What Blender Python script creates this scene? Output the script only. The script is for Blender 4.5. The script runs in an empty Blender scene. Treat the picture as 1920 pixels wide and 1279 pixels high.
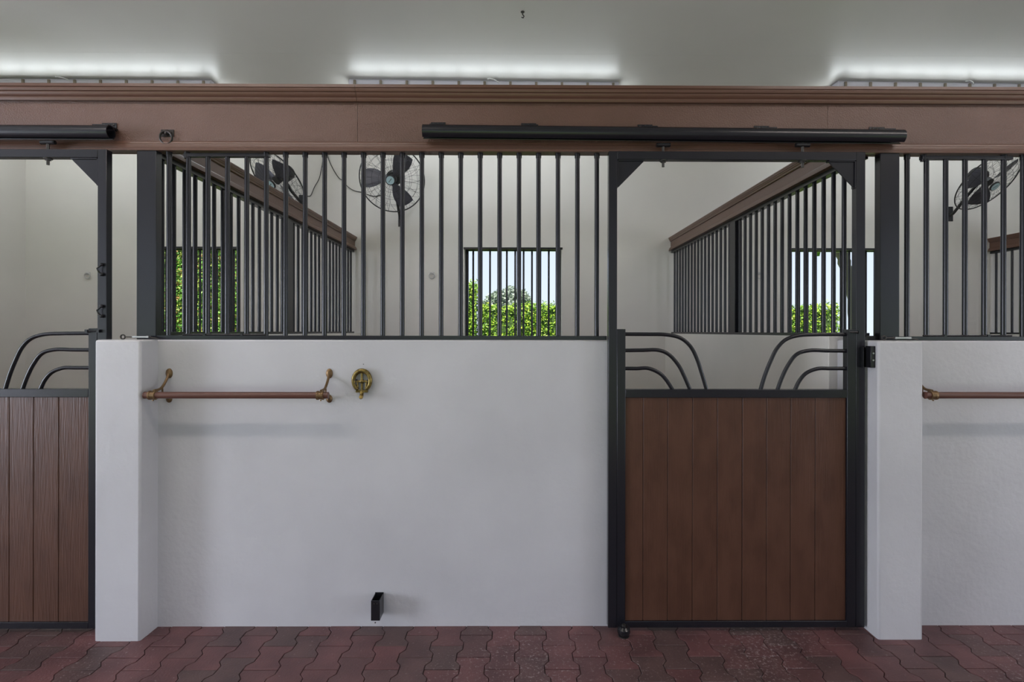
import bpy, bmesh, math, random
from mathutils import Vector, Matrix
random.seed(7)
R = math.radians
scene = bpy.context.scene
C = scene.collection

# ---------------------------------------------------------------- camera
F_PX, CX, CY, T_YAW, ROLL = 1000.0, 973.0, 621.0, 0.006, 0.0015
DIST, EYE = 2.557, 1.414
cam_d = bpy.data.cameras.new('camera'); cam = bpy.data.objects.new('camera', cam_d); C.objects.link(cam)
cam_d.sensor_width = 36.0; cam_d.lens = 36.0 * F_PX / 1920.0
cam_d.shift_x = -(CX - 960.0) / 1920.0
cam_d.shift_y = -(639.5 - CY) / 1920.0
cam.matrix_world = (Matrix.Translation((0, -DIST, EYE)) @ Matrix.Rotation(-math.atan(T_YAW), 4, 'Z')
                    @ Matrix.Rotation(R(90), 4, 'X') @ Matrix.Rotation(ROLL, 4, 'Z'))
cam_d.clip_start = 0.05
scene.camera = cam

# ---------------------------------------------------------------- view, world, sun
scene.view_settings.view_transform = 'Standard'
scene.view_settings.look = 'None'
scene.view_settings.gamma = 1.0
scene.view_settings.exposure = 0.72
scene.view_settings.use_curve_mapping = False
w = bpy.data.worlds.new('world'); scene.world = w; w.use_nodes = True
wn = w.node_tree.nodes; wl = w.node_tree.links
bg = wn['Background']
tc = wn.new('ShaderNodeTexCoord'); sp = wn.new('ShaderNodeSeparateXYZ'); cr = wn.new('ShaderNodeValToRGB')
wl.new(tc.outputs['Generated'], sp.inputs[0]); wl.new(sp.outputs['Z'], cr.inputs[0]); wl.new(cr.outputs[0], bg.inputs[0])
cr.color_ramp.elements[0].position = 0.0; cr.color_ramp.elements[0].color = (0.76, 0.86, 1.0, 1)
cr.color_ramp.elements[1].position = 0.6; cr.color_ramp.elements[1].color = (0.52, 0.66, 1.0, 1)
bg.inputs[1].default_value = 0.68
sun_d = bpy.data.lights.new('sun', 'SUN'); sun_d.energy = 6.0; sun_d.angle = R(1.0); sun_d.color = (1, 0.95, 0.85)
sun = bpy.data.objects.new('sun', sun_d); C.objects.link(sun)
sun.rotation_euler = Vector((0.35, 0.42, -1.0)).to_track_quat('-Z', 'Y').to_euler()
TUBE_STALL, TUBE_AISLE = 5.7, 13.0

def portal(name, loc, rot, sx, sy):
    d = bpy.data.lights.new(name, 'AREA'); d.shape = 'RECTANGLE'; d.size = sx; d.size_y = sy
    d.cycles.is_portal = True
    o = bpy.data.objects.new(name, d); C.objects.link(o); o.location = loc; o.rotation_euler = rot

# ---------------------------------------------------------------- measuring helpers (metres from a reading of the photograph)
def P(px, py, Y):
    dx, dy = px - CX, py - CY
    dx, dy = dx + ROLL * dy, dy - ROLL * dx
    a = dx / F_PX; Zd = DIST + Y
    X = Zd * (a + T_YAW) / (1 - a * T_YAW)
    return X, EYE - dy / F_PX * (Zd + X * T_YAW)
def PX(px, Y, py=621): return P(px, py, Y)[0]
def PZ(py, Y, px=967): return P(px, py, Y)[1]

# ---------------------------------------------------------------- materials
def mat(name, col, rough=0.5, metal=0.0, spec=0.5):
    m = bpy.data.materials.new(name); m.use_nodes = True
    b = m.node_tree.nodes['Principled BSDF']
    b.inputs['Base Color'].default_value = (*col, 1); b.inputs['Roughness'].default_value = rough
    b.inputs['Metallic'].default_value = metal; b.inputs['Specular IOR Level'].default_value = spec
    return m
def noise(m, scale, detail=4, coord='Object', stretch=None):
    nt = m.node_tree; t = nt.nodes.new('ShaderNodeTexCoord'); n = nt.nodes.new('ShaderNodeTexNoise')
    n.inputs['Scale'].default_value = scale; n.inputs['Detail'].default_value = detail
    if stretch:
        mp = nt.nodes.new('ShaderNodeMapping'); mp.inputs['Scale'].default_value = stretch
        nt.links.new(t.outputs[coord], mp.inputs[0]); nt.links.new(mp.outputs[0], n.inputs['Vector'])
    else: nt.links.new(t.outputs[coord], n.inputs['Vector'])
    return n
def bump(m, nodes, strength=0.3, dist=0.002):
    nt = m.node_tree; b = nt.nodes['Principled BSDF']; prev = None
    for n, s in nodes:
        bp = nt.nodes.new('ShaderNodeBump'); bp.inputs['Strength'].default_value = s; bp.inputs['Distance'].default_value = dist
        nt.links.new(n.outputs[0], bp.inputs['Height'])
        if prev: nt.links.new(prev.outputs[0], bp.inputs['Normal'])
        prev = bp
    nt.links.new(prev.outputs[0], b.inputs['Normal'])
def vary(m, n, c0, c1, p0=0.35, p1=0.65, sock='Base Color'):
    nt = m.node_tree; r = nt.nodes.new('ShaderNodeValToRGB')
    r.color_ramp.elements[0].position = p0; r.color_ramp.elements[1].position = p1
    r.color_ramp.elements[0].color = (*c0, 1); r.color_ramp.elements[1].color = (*c1, 1)
    nt.links.new(n.outputs[0], r.inputs[0]); nt.links.new(r.outputs[0], nt.nodes['Principled BSDF'].inputs[sock])
    return r

M = {}
m = M['stucco'] = mat('stucco_white_paint', (0.60, 0.60, 0.61), 0.55)
bump(m, [(noise(m, 9, 3), 0.35), (noise(m, 38, 7), 0.32)], dist=0.006); vary(m, noise(m, 1.7, 5), (0.53, 0.525, 0.53), (0.595, 0.59, 0.595))
m = M['plaster'] = mat('plaster_warm_white_paint', (0.7, 0.67, 0.62), 0.6)
bump(m, [(noise(m, 6, 4), 0.3)], dist=0.004); vary(m, noise(m, 1.1, 4), (0.67, 0.645, 0.605), (0.73, 0.70, 0.655))
m = M['ceiling'] = mat('ceiling_gloss_paint', (0.70, 0.685, 0.65), 0.36, spec=0.75)
bump(m, [(noise(m, 2.2, 3), 0.25)], dist=0.004); vary(m, noise(m, 0.8, 4), (0.68, 0.665, 0.63), (0.73, 0.715, 0.68))
m = M['black'] = mat('black_powder_coat', (0.012, 0.012, 0.016), 0.27, spec=0.5)
bump(m, [(noise(m, 160, 2), 0.08)], dist=0.001)
m = M['black_gloss'] = mat('black_enamel', (0.012, 0.012, 0.014), 0.25)
m = M['brown'] = mat('brown_paint', (0.125, 0.062, 0.042), 0.30)
bump(m, [(noise(m, 150, 3), 0.25), (noise(m, 12, 3), 0.1)], dist=0.001)
m = M['fascia'] = mat('brown_header_paint', (0.115, 0.055, 0.035), 0.36)
bump(m, [(noise(m, 170, 3), 0.7), (noise(m, 14, 4), 0.2)], dist=0.004); vary(m, noise(m, 3, 5), (0.122, 0.062, 0.044), (0.145, 0.076, 0.056))
m = M['board'] = mat('brown_painted_boards', (0.10, 0.045, 0.03), 0.40, spec=0.35)
bump(m, [(noise(m, 10, 6, stretch=(16, 16, 0.8)), 0.55), (noise(m, 5, 6), 0.35)], dist=0.003)
nt = m.node_tree
n1 = noise(m, 5, 12, stretch=(3, 3, 1.2)); r1 = vary(m, n1, (0.078, 0.034, 0.020), (0.100, 0.045, 0.027))
n2 = noise(m, 22, 10, stretch=(2, 2, 0.8)); n2.inputs['Roughness'].default_value = 0.75
r2 = nt.nodes.new('ShaderNodeValToRGB'); r2.color_ramp.elements[0].position = 0.70; r2.color_ramp.elements[1].position = 0.76
mx = nt.nodes.new('ShaderNodeMixRGB'); mx.inputs[2].default_value = (0.22, 0.13, 0.09, 1)
nt.links.new(n2.outputs[0], r2.inputs[0]); nt.links.new(r2.outputs[0], mx.inputs[0]); nt.links.new(r1.outputs[0], mx.inputs[1])
nt.links.new(mx.outputs[0], nt.nodes['Principled BSDF'].inputs['Base Color'])
M['rod'] = mat('brown_rod_paint', (0.12, 0.05, 0.035), 0.3)
m = M['brass'] = mat('aged_brass', (0.23, 0.16, 0.05), 0.38, 0.85); bump(m, [(noise(m, 90, 3), 0.3)], dist=0.001)
vary(m, noise(m, 60, 4), (0.12, 0.085, 0.03), (0.34, 0.25, 0.08))
M['bronze'] = mat('bronze_bracket', (0.20, 0.125, 0.06), 0.42, 0.7)
M['zinc'] = mat('zinc_steel', (0.45, 0.45, 0.44), 0.35, 0.9)
M['zinc_dark'] = mat('dull_steel', (0.07, 0.065, 0.06), 0.4, 0.7)
M['iron'] = mat('dark_iron', (0.035, 0.03, 0.028), 0.4, 0.5)
M['galv'] = mat('off_white_enamel', (0.55, 0.54, 0.53), 0.4)
M['housing'] = mat('lamp_housing_plastic', (0.60, 0.58, 0.66), 0.35)
M['latch'] = mat('lamp_latch_plastic', (0.22, 0.18, 0.14), 0.4)
M['white_cable'] = mat('white_cable', (0.7, 0.7, 0.7), 0.4)
M['wire'] = mat('fan_wire', (0.018, 0.018, 0.018), 0.4)
M['blade'] = mat('fan_blade_grey', (0.10, 0.10, 0.12), 0.35, 0.4)
M['motor'] = mat('fan_motor_black', (0.02, 0.02, 0.022), 0.4)
m = M['badge'] = mat('fan_badge', (0.45, 0.62, 0.65), 0.3)
M['rubber'] = mat('black_rubber', (0.015, 0.015, 0.015), 0.6)
M['copper'] = mat('red_label', (0.25, 0.03, 0.02), 0.5)
def emit(name, col, s):
    m = mat(name, (0.8, 0.8, 0.8), 0.5); b = m.node_tree.nodes['Principled BSDF']
    b.inputs['Emission Color'].default_value = (*col, 1); b.inputs['Emission Strength'].default_value = s; return m
M['tube_stall'] = emit('lamp_diffuser_stall', (0.90, 0.97, 1.0), TUBE_STALL)
M['tube_aisle'] = emit('lamp_diffuser_aisle', (1.0, 0.90, 0.85), TUBE_AISLE)
# pavers: one tone per block
m = M['paver'] = mat('red_concrete_pavers', (0.15, 0.06, 0.06), 0.5)
nt = m.node_tree; g = nt.nodes.new('ShaderNodeNewGeometry'); r = nt.nodes.new('ShaderNodeValToRGB')
e = r.color_ramp.elements; e[0].position = 0; e[0].color = (0.105, 0.066, 0.062, 1); e[1].position = 1; e[1].color = (0.158, 0.070, 0.070, 1)
x = e.new(0.5); x.color = (0.130, 0.062, 0.062, 1)
nt.links.new(g.outputs['Random Per Island'], r.inputs[0])
n3 = noise(m, 6, 8); mulr = nt.nodes.new('ShaderNodeMixRGB'); mulr.blend_type = 'MULTIPLY'; mulr.inputs[0].default_value = 0.8
rr = nt.nodes.new('ShaderNodeValToRGB'); rr.color_ramp.elements[0].color = (0.55, 0.55, 0.58, 1); rr.color_ramp.elements[0].position = 0.3
rr.color_ramp.elements[1].color = (1.25, 1.2, 1.2, 1); rr.color_ramp.elements[1].position = 0.7
nt.links.new(n3.outputs[0], rr.inputs[0]); nt.links.new(r.outputs[0], mulr.inputs[1]); nt.links.new(rr.outputs[0], mulr.inputs[2])
n4 = noise(m, 70, 6); n4.inputs['Roughness'].default_value = 0.7
r4 = nt.nodes.new('ShaderNodeValToRGB'); r4.color_ramp.elements[0].position = 0.60; r4.color_ramp.elements[1].position = 0.72
mx = nt.nodes.new('ShaderNodeMixRGB'); mx.inputs[2].default_value = (0.36, 0.30, 0.30, 1)
n5 = noise(m, 1.3, 3); md = nt.nodes.new('ShaderNodeMath'); md.operation = 'MULTIPLY_ADD'; md.inputs[1].default_value = 0.35; nt.links.new(n5.outputs[0], md.inputs[0])
ma = nt.nodes.new('ShaderNodeMath'); ma.operation = 'SUBTRACT'; ma.inputs[1].default_value = 0.175; nt.links.new(n4.outputs[0], md.inputs[2]); nt.links.new(md.outputs[0], ma.inputs[0])
nt.links.new(ma.outputs[0], r4.inputs[0]); nt.links.new(r4.outputs[0], mx.inputs[0]); nt.links.new(mulr.outputs[0], mx.inputs[1])
nt.links.new(mx.outputs[0], nt.nodes['Principled BSDF'].inputs['Base Color'])
bump(m, [(noise(m, 120, 6), 0.6), (n3, 0.3)], dist=0.003)
m = M['joint'] = mat('paver_joint_sand', (0.05, 0.03, 0.025), 0.9)
m = M['soil'] = mat('stall_bedding', (0.22, 0.15, 0.09), 0.9); vary(m, noise(m, 20, 8), (0.14, 0.09, 0.05), (0.30, 0.21, 0.13))
m = M['grass'] = mat('lawn', (0.10, 0.20, 0.03), 0.8); vary(m, noise(m, 8, 8), (0.08, 0.17, 0.02), (0.16, 0.27, 0.05))
def leafmat(name, cols):
    m = mat(name, cols[0], 0.45); nt = m.node_tree; g = nt.nodes.new('ShaderNodeNewGeometry'); r = nt.nodes.new('ShaderNodeValToRGB')
    e = r.color_ramp.elements; e[0].position = 0; e[0].color = (*cols[0], 1); e[1].position = 1; e[1].color = (*cols[-1], 1)
    for i, c in enumerate(cols[1:-1]): x = e.new((i + 1) / (len(cols) - 1)); x.color = (*c, 1)
    nt.links.new(g.outputs['Random Per Island'], r.inputs[0]); nt.links.new(r.outputs[0], nt.nodes['Principled BSDF'].inputs['Base Color'])
    return m
M['leaf_h'] = leafmat('hedge_leaves', [(0.05, 0.13, 0.01), (0.16, 0.34, 0.02), (0.30, 0.50, 0.03), (0.50, 0.62, 0.06), (0.10, 0.25, 0.02)])
M['leaf_r'] = leafmat('mixed_hedge_leaves', [(0.04, 0.14, 0.01), (0.12, 0.36, 0.03), (0.22, 0.50, 0.06), (0.45, 0.50, 0.10), (0.40, 0.14, 0.06)])
M['leaf_t'] = leafmat('grey_green_leaves', [(0.16, 0.21, 0.15), (0.27, 0.33, 0.25), (0.40, 0.45, 0.37)])
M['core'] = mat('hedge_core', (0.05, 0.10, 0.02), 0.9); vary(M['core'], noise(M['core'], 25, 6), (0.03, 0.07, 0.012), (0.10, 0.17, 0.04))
M['bark'] = mat('grey_bark', (0.14, 0.11, 0.09), 0.8)
bump(M['bark'], [(noise(M['bark'], 14, 6), 0.8)], dist=0.02)

# ---------------------------------------------------------------- mesh helpers
class MB:
    def __init__(s): s.v = []; s.f = []
    def add(s, vs, fs, X=None):
        o = len(s.v); s.v += [tuple(X @ Vector(p)) if X else tuple(p) for p in vs]; s.f += [tuple(i + o for i in f) for f in fs]; return s
    def box(s, x0, x1, y0, y1, z0, z1, X=None):
        x0, x1 = sorted((x0, x1)); y0, y1 = sorted((y0, y1)); z0, z1 = sorted((z0, z1))
        return s.add([(x0, y0, z0), (x1, y0, z0), (x1, y1, z0), (x0, y1, z0), (x0, y0, z1), (x1, y0, z1), (x1, y1, z1), (x0, y1, z1)],
                     [(0, 3, 2, 1), (4, 5, 6, 7), (0, 1, 5, 4), (1, 2, 6, 5), (2, 3, 7, 6), (3, 0, 4, 7)], X)
    def prism(s, poly, axis, a, b, X=None):
        """poly: 2D points; axis 'x': (y,z), 'y': (x,z), 'z': (x,y)"""
        n = len(poly)
        def at(p, t): return {'x': (t, p[0], p[1]), 'y': (p[0], t, p[1]), 'z': (p[0], p[1], t)}[axis]
        vs = [at(p, a) for p in poly] + [at(p, b) for p in poly]
        fs = [tuple(range(n))[::-1], tuple(range(n, 2 * n))] + [(i, (i + 1) % n, (i + 1) % n + n, i + n) for i in range(n)]
        return s.add(vs, fs, X)
    def tube(s, pts, r, seg=10, closed=False, X=None, caps=True, flat=1.0):
        pts = [Vector(p) for p in pts]; n = len(pts); rs = r if isinstance(r, (list, tuple)) else [r] * n
        vs = []; up = None
        for i, p in enumerate(pts):
            if closed: d = pts[(i + 1) % n] - pts[i - 1]
            else: d = pts[min(i + 1, n - 1)] - pts[max(i - 1, 0)]
            d.normalize()
            if up is None:
                up = Vector((0, 0, 1)) if abs(d.z) < 0.9 else Vector((0, 1, 0))
            up = (up - d * up.dot(d)).normalized(); sd = d.cross(up)
            for k in range(seg):
                a = 2 * math.pi * k / seg
                vs.append(p + (up * math.cos(a) * flat + sd * math.sin(a)) * rs[i])
        fs = []
        for i in range(n if closed else n - 1):
            j = (i + 1) % n
            for k in range(seg):
                l = (k + 1) % seg; fs.append((i * seg + k, j * seg + k, j * seg + l, i * seg + l))
        if not closed and caps: fs.append(tuple(range(seg))); fs.append(tuple((n - 1) * seg + k for k in range(seg))[::-1])
        return s.add(vs, fs, X)
    def lathe(s, prof, seg=24, X=None):
        """prof: (radius, height) about local z"""
        vs = []; n = len(prof)
        for (r, h) in prof:
            for k in range(seg):
                a = 2 * math.pi * k / seg; vs.append((r * math.cos(a), r * math.sin(a), h))
        fs = [(i * seg + k, i * seg + (k + 1) % seg, (i + 1) * seg + (k + 1) % seg, (i + 1) * seg + k) for i in range(n - 1) for k in range(seg)]
        fs += [tuple(range(seg))[::-1], tuple((n - 1) * seg + k for k in range(seg))]
        return s.add(vs, fs, X)
    def build(s, name, m, parent=None, bevel=0.0, origin=None, smooth=True):
        me = bpy.data.meshes.new(name); o = bpy.data.objects.new(name, me); C.objects.link(o)
        off = Vector((0, 0, 0))
        if parent is not None: off = parent.location_world if False else wloc(parent)
        org = Vector(origin) if origin is not None else off
        me.from_pydata([tuple(Vector(p) - org) for p in s.v], [], s.f)
        bm = bmesh.new(); bm.from_mesh(me); bmesh.ops.recalc_face_normals(bm, faces=bm.faces); bm.to_mesh(me); bm.free()
        me.materials.append(m)
        if smooth:
            me.shade_smooth(); me.set_sharp_from_angle(angle=R(35))
        if bevel:
            b = o.modifiers.new('bevel', 'BEVEL'); b.width = bevel; b.segments = 2; b.limit_method = 'ANGLE'; b.angle_limit = R(40)
        if parent is not None:
            o.parent = parent; o.location = org - off
        else: o.location = org
        return o
def wloc(o):
    v = Vector((0, 0, 0))
    while o is not None: v += o.location; o = o.parent
    return v
def thing(name, loc, label, cat, group=None):
    o = bpy.data.objects.new(name, None); C.objects.link(o); o.location = loc; o.empty_display_size = 0.1
    o['label'] = label; o['category'] = cat
    if group: o['group'] = group
    return o
def tag(o, label, cat, group=None, kind=None):
    o['label'] = label; o['category'] = cat
    if group: o['group'] = group
    if kind: o['kind'] = kind
    return o
def struct(o): o['kind'] = 'structure'; return o
def copy_tree(o, parent=None):
    c = o.copy(); C.objects.link(c); c.parent = parent
    for ch in [k for k in bpy.data.objects if k.parent == o]: copy_tree(ch, c)
    return c
def smoothpath(pts, n=6):
    pts = [Vector(p) for p in pts]; out = []
    q = [pts[0] * 2 - pts[1]] + pts + [pts[-1] * 2 - pts[-2]]
    for i in range(1, len(q) - 2):
        a, b, c, d = q[i - 1], q[i], q[i + 1], q[i + 2]
        for k in range(n):
            t = k / n; out.append(0.5 * ((2 * b) + (c - a) * t + (2 * a - 5 * b + 4 * c - d) * t * t + (3 * b - a - 3 * c + d) * t ** 3))
    out.append(pts[-1]); return out

# ---------------------------------------------------------------- main dimensions
YB = 3.243                       # face of the back wall
XL, XR = -1.775, 1.715           # partition planes
PITCH = 3.49
H = PZ(148.5, 2.34, 900)         # ceiling height
CEIL_Z = H
ZW = PZ(637, 0, 700)             # top of the low wall
ZH0 = PZ(283.5, 0.0, 700)        # underside of header
XW = -5.30                       # solid side wall of the left stall
XE = 9.2                         # aisle extends to the right
YA = -4.6                        # opposite aisle wall
print('H', H, 'ZW', ZW, 'ZH0', ZH0)

# ---------------------------------------------------------------- floor
L, CW, AMP, GAP = 0.168, 0.126, 0.0105, 0.0016
fl = MB()
def wav(t):
    t = (t / L) % 1.0; t = min(t, 1 - t)
    return 1 - 2 * min(max((t - 0.17) / 0.16, 0), 1)
k0, k1 = int(-8.4 / CW), int(8.4 / CW)
for k in range(k0, k1):
    phase = -0.075 + (L / 2 if k % 2 else 0)
    xa, xb = k * CW + 0.008, (k + 1) * CW + 0.008
    j0 = int((YA + 0.3 - phase) / L); 
    for j in range(j0, int((0.22 - phase) / L) + 1):
        ya = phase + j * L
        if abs(k * CW) > 4.6 and ya < -2.9: pass
        ts = [0.0, 0.17, 0.33, 0.67, 0.83, 1.0]
        def poly(ins, z):
            left = [(xa + ins - AMP * wav(t * L), ya + min(max(t * L, ins), L - ins), z) for t in ts]
            right = [(xb - ins + AMP * wav(t * L), ya + min(max(t * L, ins), L - ins), z) for t in ts]
            return right + left[::-1]
        dz = random.uniform(-0.0008, 0.0008)
        n = 12
        vs = poly(GAP + 0.0022, dz) + poly(GAP, -0.0014 + dz) + poly(GAP, -0.014)
        fs = [tuple(range(n))]
        for a in (0, n):
            fs += [(a + i, a + i + n, a + (i + 1) % n + n, a + (i + 1) % n) for i in range(n)]
        fl.add(vs, fs)
o = struct(fl.build('floor', M['paver'], smooth=False))
o.data.materials.append(M['joint'])
struct(MB().box(-9.5, 9.5, YA - 0.5, 0.3, -0.25, -0.009).build('floor_paver_bed', M['joint']))
struct(MB().box(-9.5, 9.5, 0.25, YB, -0.2, -0.004).build('floor_stalls', M['soil']))

# ---------------------------------------------------------------- walls
xpl0, xpl1 = PX(177, -0.12, 900), PX(263, -0.12, 900)
xpr0, xpr1 = PX(1647, -0.12, 900), PX(1731, -0.12, 900)
xd0 = PX(1150, 0, 900)
wt = 0.2
print('pillars', xpl0, xpl1, xpr0, xpr1)
struct(MB().box(xpl1 - 0.01, xd0, 0, wt, -0.01, ZW).build('wall_front', M['stucco'], bevel=0.008))
struct(MB().box(xpl0, xpl1, -0.12, wt + 0.002, -0.01, ZW).build('wall_pillar_left', M['stucco'], bevel=0.010))
struct(MB().box(xpr0, xpr1, -0.12, wt + 0.002, -0.01, ZW).build('wall_pillar_right', M['stucco'], bevel=0.010))
struct(MB().box(xpr1 - 0.01, XR + PITCH + 0.1, 0, wt, -0.01, ZW).build('wall_front_right', M['stucco'], bevel=0.008))
for nm, X0 in (('wall_divider_left', XL), ('wall_divider_right', XR), ('wall_divider_far_right', XR + PITCH)):
    struct(MB().box(X0 - 0.09, X0 + 0.09, wt + 0.002, YB - 0.001, -0.01, PZ(629.5, 0.3)).build(nm, M['plaster'], bevel=0.004))
struct(MB().box(XW + 0.021, PX(199.5, -0.05) - 1.225, 0.002, wt, -0.01, ZW).build('wall_front_left', M['stucco'], bevel=0.008))
# back wall with openings
WZ0, WZ1 = 1.12, PZ(468, YB, 960)
wins = [(PX(870.5, YB), PX(1053, YB))]
wc = 0.5 * (wins[0][0] + wins[0][1]); ww = wins[0][1] - wins[0][0]
wins = [(PX(448, YB) - ww, PX(448, YB)), wins[0], (PX(1481, YB), PX(1481, YB) + ww), (wc + 2 * PITCH + .1 - ww / 2, wc + 2 * PITCH + .1 + ww / 2)]
TH = 0.2
bw = MB(); xs = [-9.3] + [v for a in wins for v in a] + [9.3]
for i in range(0, len(xs), 2): bw.box(xs[i], xs[i + 1], YB, YB + TH, -0.05, H + 0.02)
for a, b in wins:
    bw.box(a, b, YB, YB + TH, -0.05, WZ0); bw.box(a, b, YB, YB + TH, WZ1 + 0.018, H + 0.02)
struct(bw.build('wall_back', M['plaster']))
struct(MB().box(XW - 0.2, XW, wt, YB, -0.05, H + 0.02).build('wall_left', M['plaster']))
struct(MB().box(XW - 0.2, XW + 0.02, -0.0, wt, -0.05, H + 0.02).build('wall_left_end', M['stucco']))
struct(MB().box(XR + 2 * PITCH, XR + 2 * PITCH + 0.2, 0, YB, -0.05, H + 0.02).build('wall_right', M['plaster']))
# opposite side of the aisle: piers and wide openings to the yard
op = MB()
for a, b in ((-9.4, -5.9), (-3.6, -1.5), (1.2, 4.6), (7.0, 9.4)): op.box(a, b, YA - 0.2, YA, -0.05, H + 0.02)
for a, b in ((-5.9, -3.6), (-1.5, 1.2), (4.6, 7.0)): op.box(a, b, YA - 0.2, YA, 2.75, H + 0.02)
struct(op.build('wall_opposite', M['stucco']))
for a, b in ((-5.9, -3.6), (-1.5, 1.2), (4.6, 7.0)): portal('daylight_opening', ((a + b) / 2, YA - 0.25, 1.35), (R(90), 0, 0), b - a, 2.8)
ew = MB().box(-8.8, -8.6, YA, -4.3, 0, H).box(-8.8, -8.6, -2.5, 0, 0, H).box(-8.8, -8.6, -4.3, -2.5, 2.6, H)
struct(ew.build('wall_aisle_left', M['stucco']))
ew = MB().box(8.6, 8.8, YA, -4.3, 0, H).box(8.6, 8.8, -2.5, 0, 0, H).box(8.6, 8.8, -4.3, -2.5, 2.6, H)
struct(ew.build('wall_aisle_right', M['stucco']))
for s, e in ((-1, 240), (1, 90)):
    d = bpy.data.lights.new('daylight_doorway', 'AREA'); d.shape = 'RECTANGLE'; d.size = 1.7; d.size_y = 2.5; d.energy = e; d.color = (0.80, 0.85, 1.0)
    o = bpy.data.objects.new('daylight_doorway', d); C.objects.link(o); o.location = (s * 8.9, -3.4, 1.3); o.rotation_euler = (R(90), 0, R(90 * s))
for a, b in wins: portal('daylight_window', ((a + b) / 2, YB + TH + 0.05, (WZ0 + WZ1) / 2), (R(-90), 0, 0), b - a, WZ1 - WZ0)
# ceiling: two boards meeting at a seam
sy = 1000 * (H - EYE) / (621 - 102.0) - DIST
struct(MB().box(-9.5, 9.5, YA - 0.3, sy - 0.0006, H, H + 0.2).build('ceiling', M['ceiling']))
struct(MB().box(-9.5, 9.5, sy + 0.0006, YB + TH + 0.1, H, H + 0.2).build('ceiling_rear', M['ceiling']))

# ---------------------------------------------------------------- header beam over the stall fronts
def moulding_top(y0, z0, z1, d):      # profile (y,z): y0 is the face it sits on, d projection (towards -y)
    h = z1 - z0
    return [(y0, z0), (y0 - .35 * d, z0), (y0 - .45 * d, z0 + .12 * h), (y0 - .45 * d, z0 + .22 * h), (y0 - .6 * d, z0 + .30 * h), (y0 - .72 * d, z0 + .45 * h),
            (y0 - .72 * d, z0 + .52 * h), (y0 - .84 * d, z0 + .56 * h), (y0 - .9 * d, z0 + .68 * h), (y0 - .9 * d, z0 + .76 * h), (y0 - d, z0 + .80 * h), (y0 - d, z1), (y0, z1)]
def moulding_low(y0, z0, z1, d):
    h = z1 - z0
    return [(y0, z1), (y0 - .35 * d, z1), (y0 - .5 * d, z1 - .14 * h), (y0 - .5 * d, z1 - .26 * h), (y0 - .75 * d, z1 - .34 * h), (y0 - .8 * d, z1 - .6 * h),
            (y0 - .8 * d, z1 - .7 * h), (y0 - d, z1 - .76 * h), (y0 - d, z0), (y0, z0)]
YF = 0.022; YH = 0.062
zt = PZ(158.5, -0.02, 700); zm = PZ(189, 0.0, 700); zl = PZ(264, 0.0, 700)
s1, s2 = PX(668, 0, 170), PX(1557, 0, 220)
h = MB()
for a, b in ((-9.0, s1 - 0.0008), (s1 + 0.0008, s2 - 0.0008), (s2 + 0.0008, 9.0)):
    h.box(a, b, YF, YH, ZH0 + 0.002, zt - 0.002)
struct(h.build('trim_header', M['fascia']))
h = MB()
for a, b in ((-9.0, s1 - 0.0008), (s1 + 0.0008, 9.0)): h.prism(moulding_top(YF, zm, zt, 0.045), 'x', a, b)
struct(h.build('trim_header_crown', M['brown']))
struct(MB().prism(moulding_low(YF, ZH0, zl, 0.026), 'x', -9.0, 9.0).build('trim_header_base', M['brown']))
# partition headers
zp0, zp1 = 2.292, 2.432
for i, X0 in enumerate((XL, XR, XR + PITCH)):
    h = MB().box(X0 - 0.03, X0 + 0.03, YH, YB - 0.004, zp0, zp1)
    for sgn in (-1, 1):
        tp = [(X0 + sgn * (0.03 + (0.03 - 0.03) - y), z) for y, z in moulding_top(0, zp1 - 0.042, zp1, 0.024)]
        lp = [(X0 + sgn * (0.03 - y), z) for y, z in moulding_low(0, zp0, zp0 + 0.034, 0.022)]
        h.prism(tp, 'y', YH, YB - 0.004); h.prism(lp, 'y', YH, YB - 0.004)
    struct(h.build('trim_partition_%d' % (i + 1), M['brown']))

# ---------------------------------------------------------------- partition grilles
ZS0, ZS1 = PZ(629.5, 0.3), PZ(629.5, 0.3) + 0.018
def partition():
    r = thing('partition_grille', (XR, YB, ZS0), 'x', 'grille', 'bar partitions between the stalls')
    MB().box(XR - 0.022, XR + 0.022, 0.05, YB, ZS0, ZS1).build('bottom_rail', M['black'], r, 0.001)
    MB().box(XR - 0.022, XR + 0.022, YH + 0.001, YB, zp0 - 0.026, zp0 - 0.0005).build('top_rail', M['black'], r, 0.001)
    MB().box(XR - 0.028, XR + 0.028, 1.54, 1.64, ZS1, zp0 - 0.026).build('center_post', M['black'], r, 0.002)
    ys = [3.19 - 0.0925 * i for i in range(17)] + [1.515 - 0.0925 * i for i in range(16)]
    b0 = None
    for y in ys:
        if y < 0.08: continue
        if b0 is None:
            b0 = MB().tube([(XR, y, ZS1 - 0.001), (XR, y, zp0 - 0.025)], 0.0115, 12).build('bar', M['black'], r, origin=(XR, y, ZS1))
        else:
            b = b0.copy(); C.objects.link(b); b.parent = r; b.location = (0, y - YB, ZS1 - ZS0)
    return r
pr = partition(); pr['label'] = 'black bar partition seen through the middle door opening, under a brown sloping-away rail'
pl = copy_tree(pr); pl.location.x = XL; pl['label'] = 'black bar partition behind the left half of the long front grille, green window beyond it'
pf = copy_tree(pr); pf.location.x = XR + PITCH; pf['label'] = 'farthest right bar partition, only its back end seen at the right photo edge'
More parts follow.
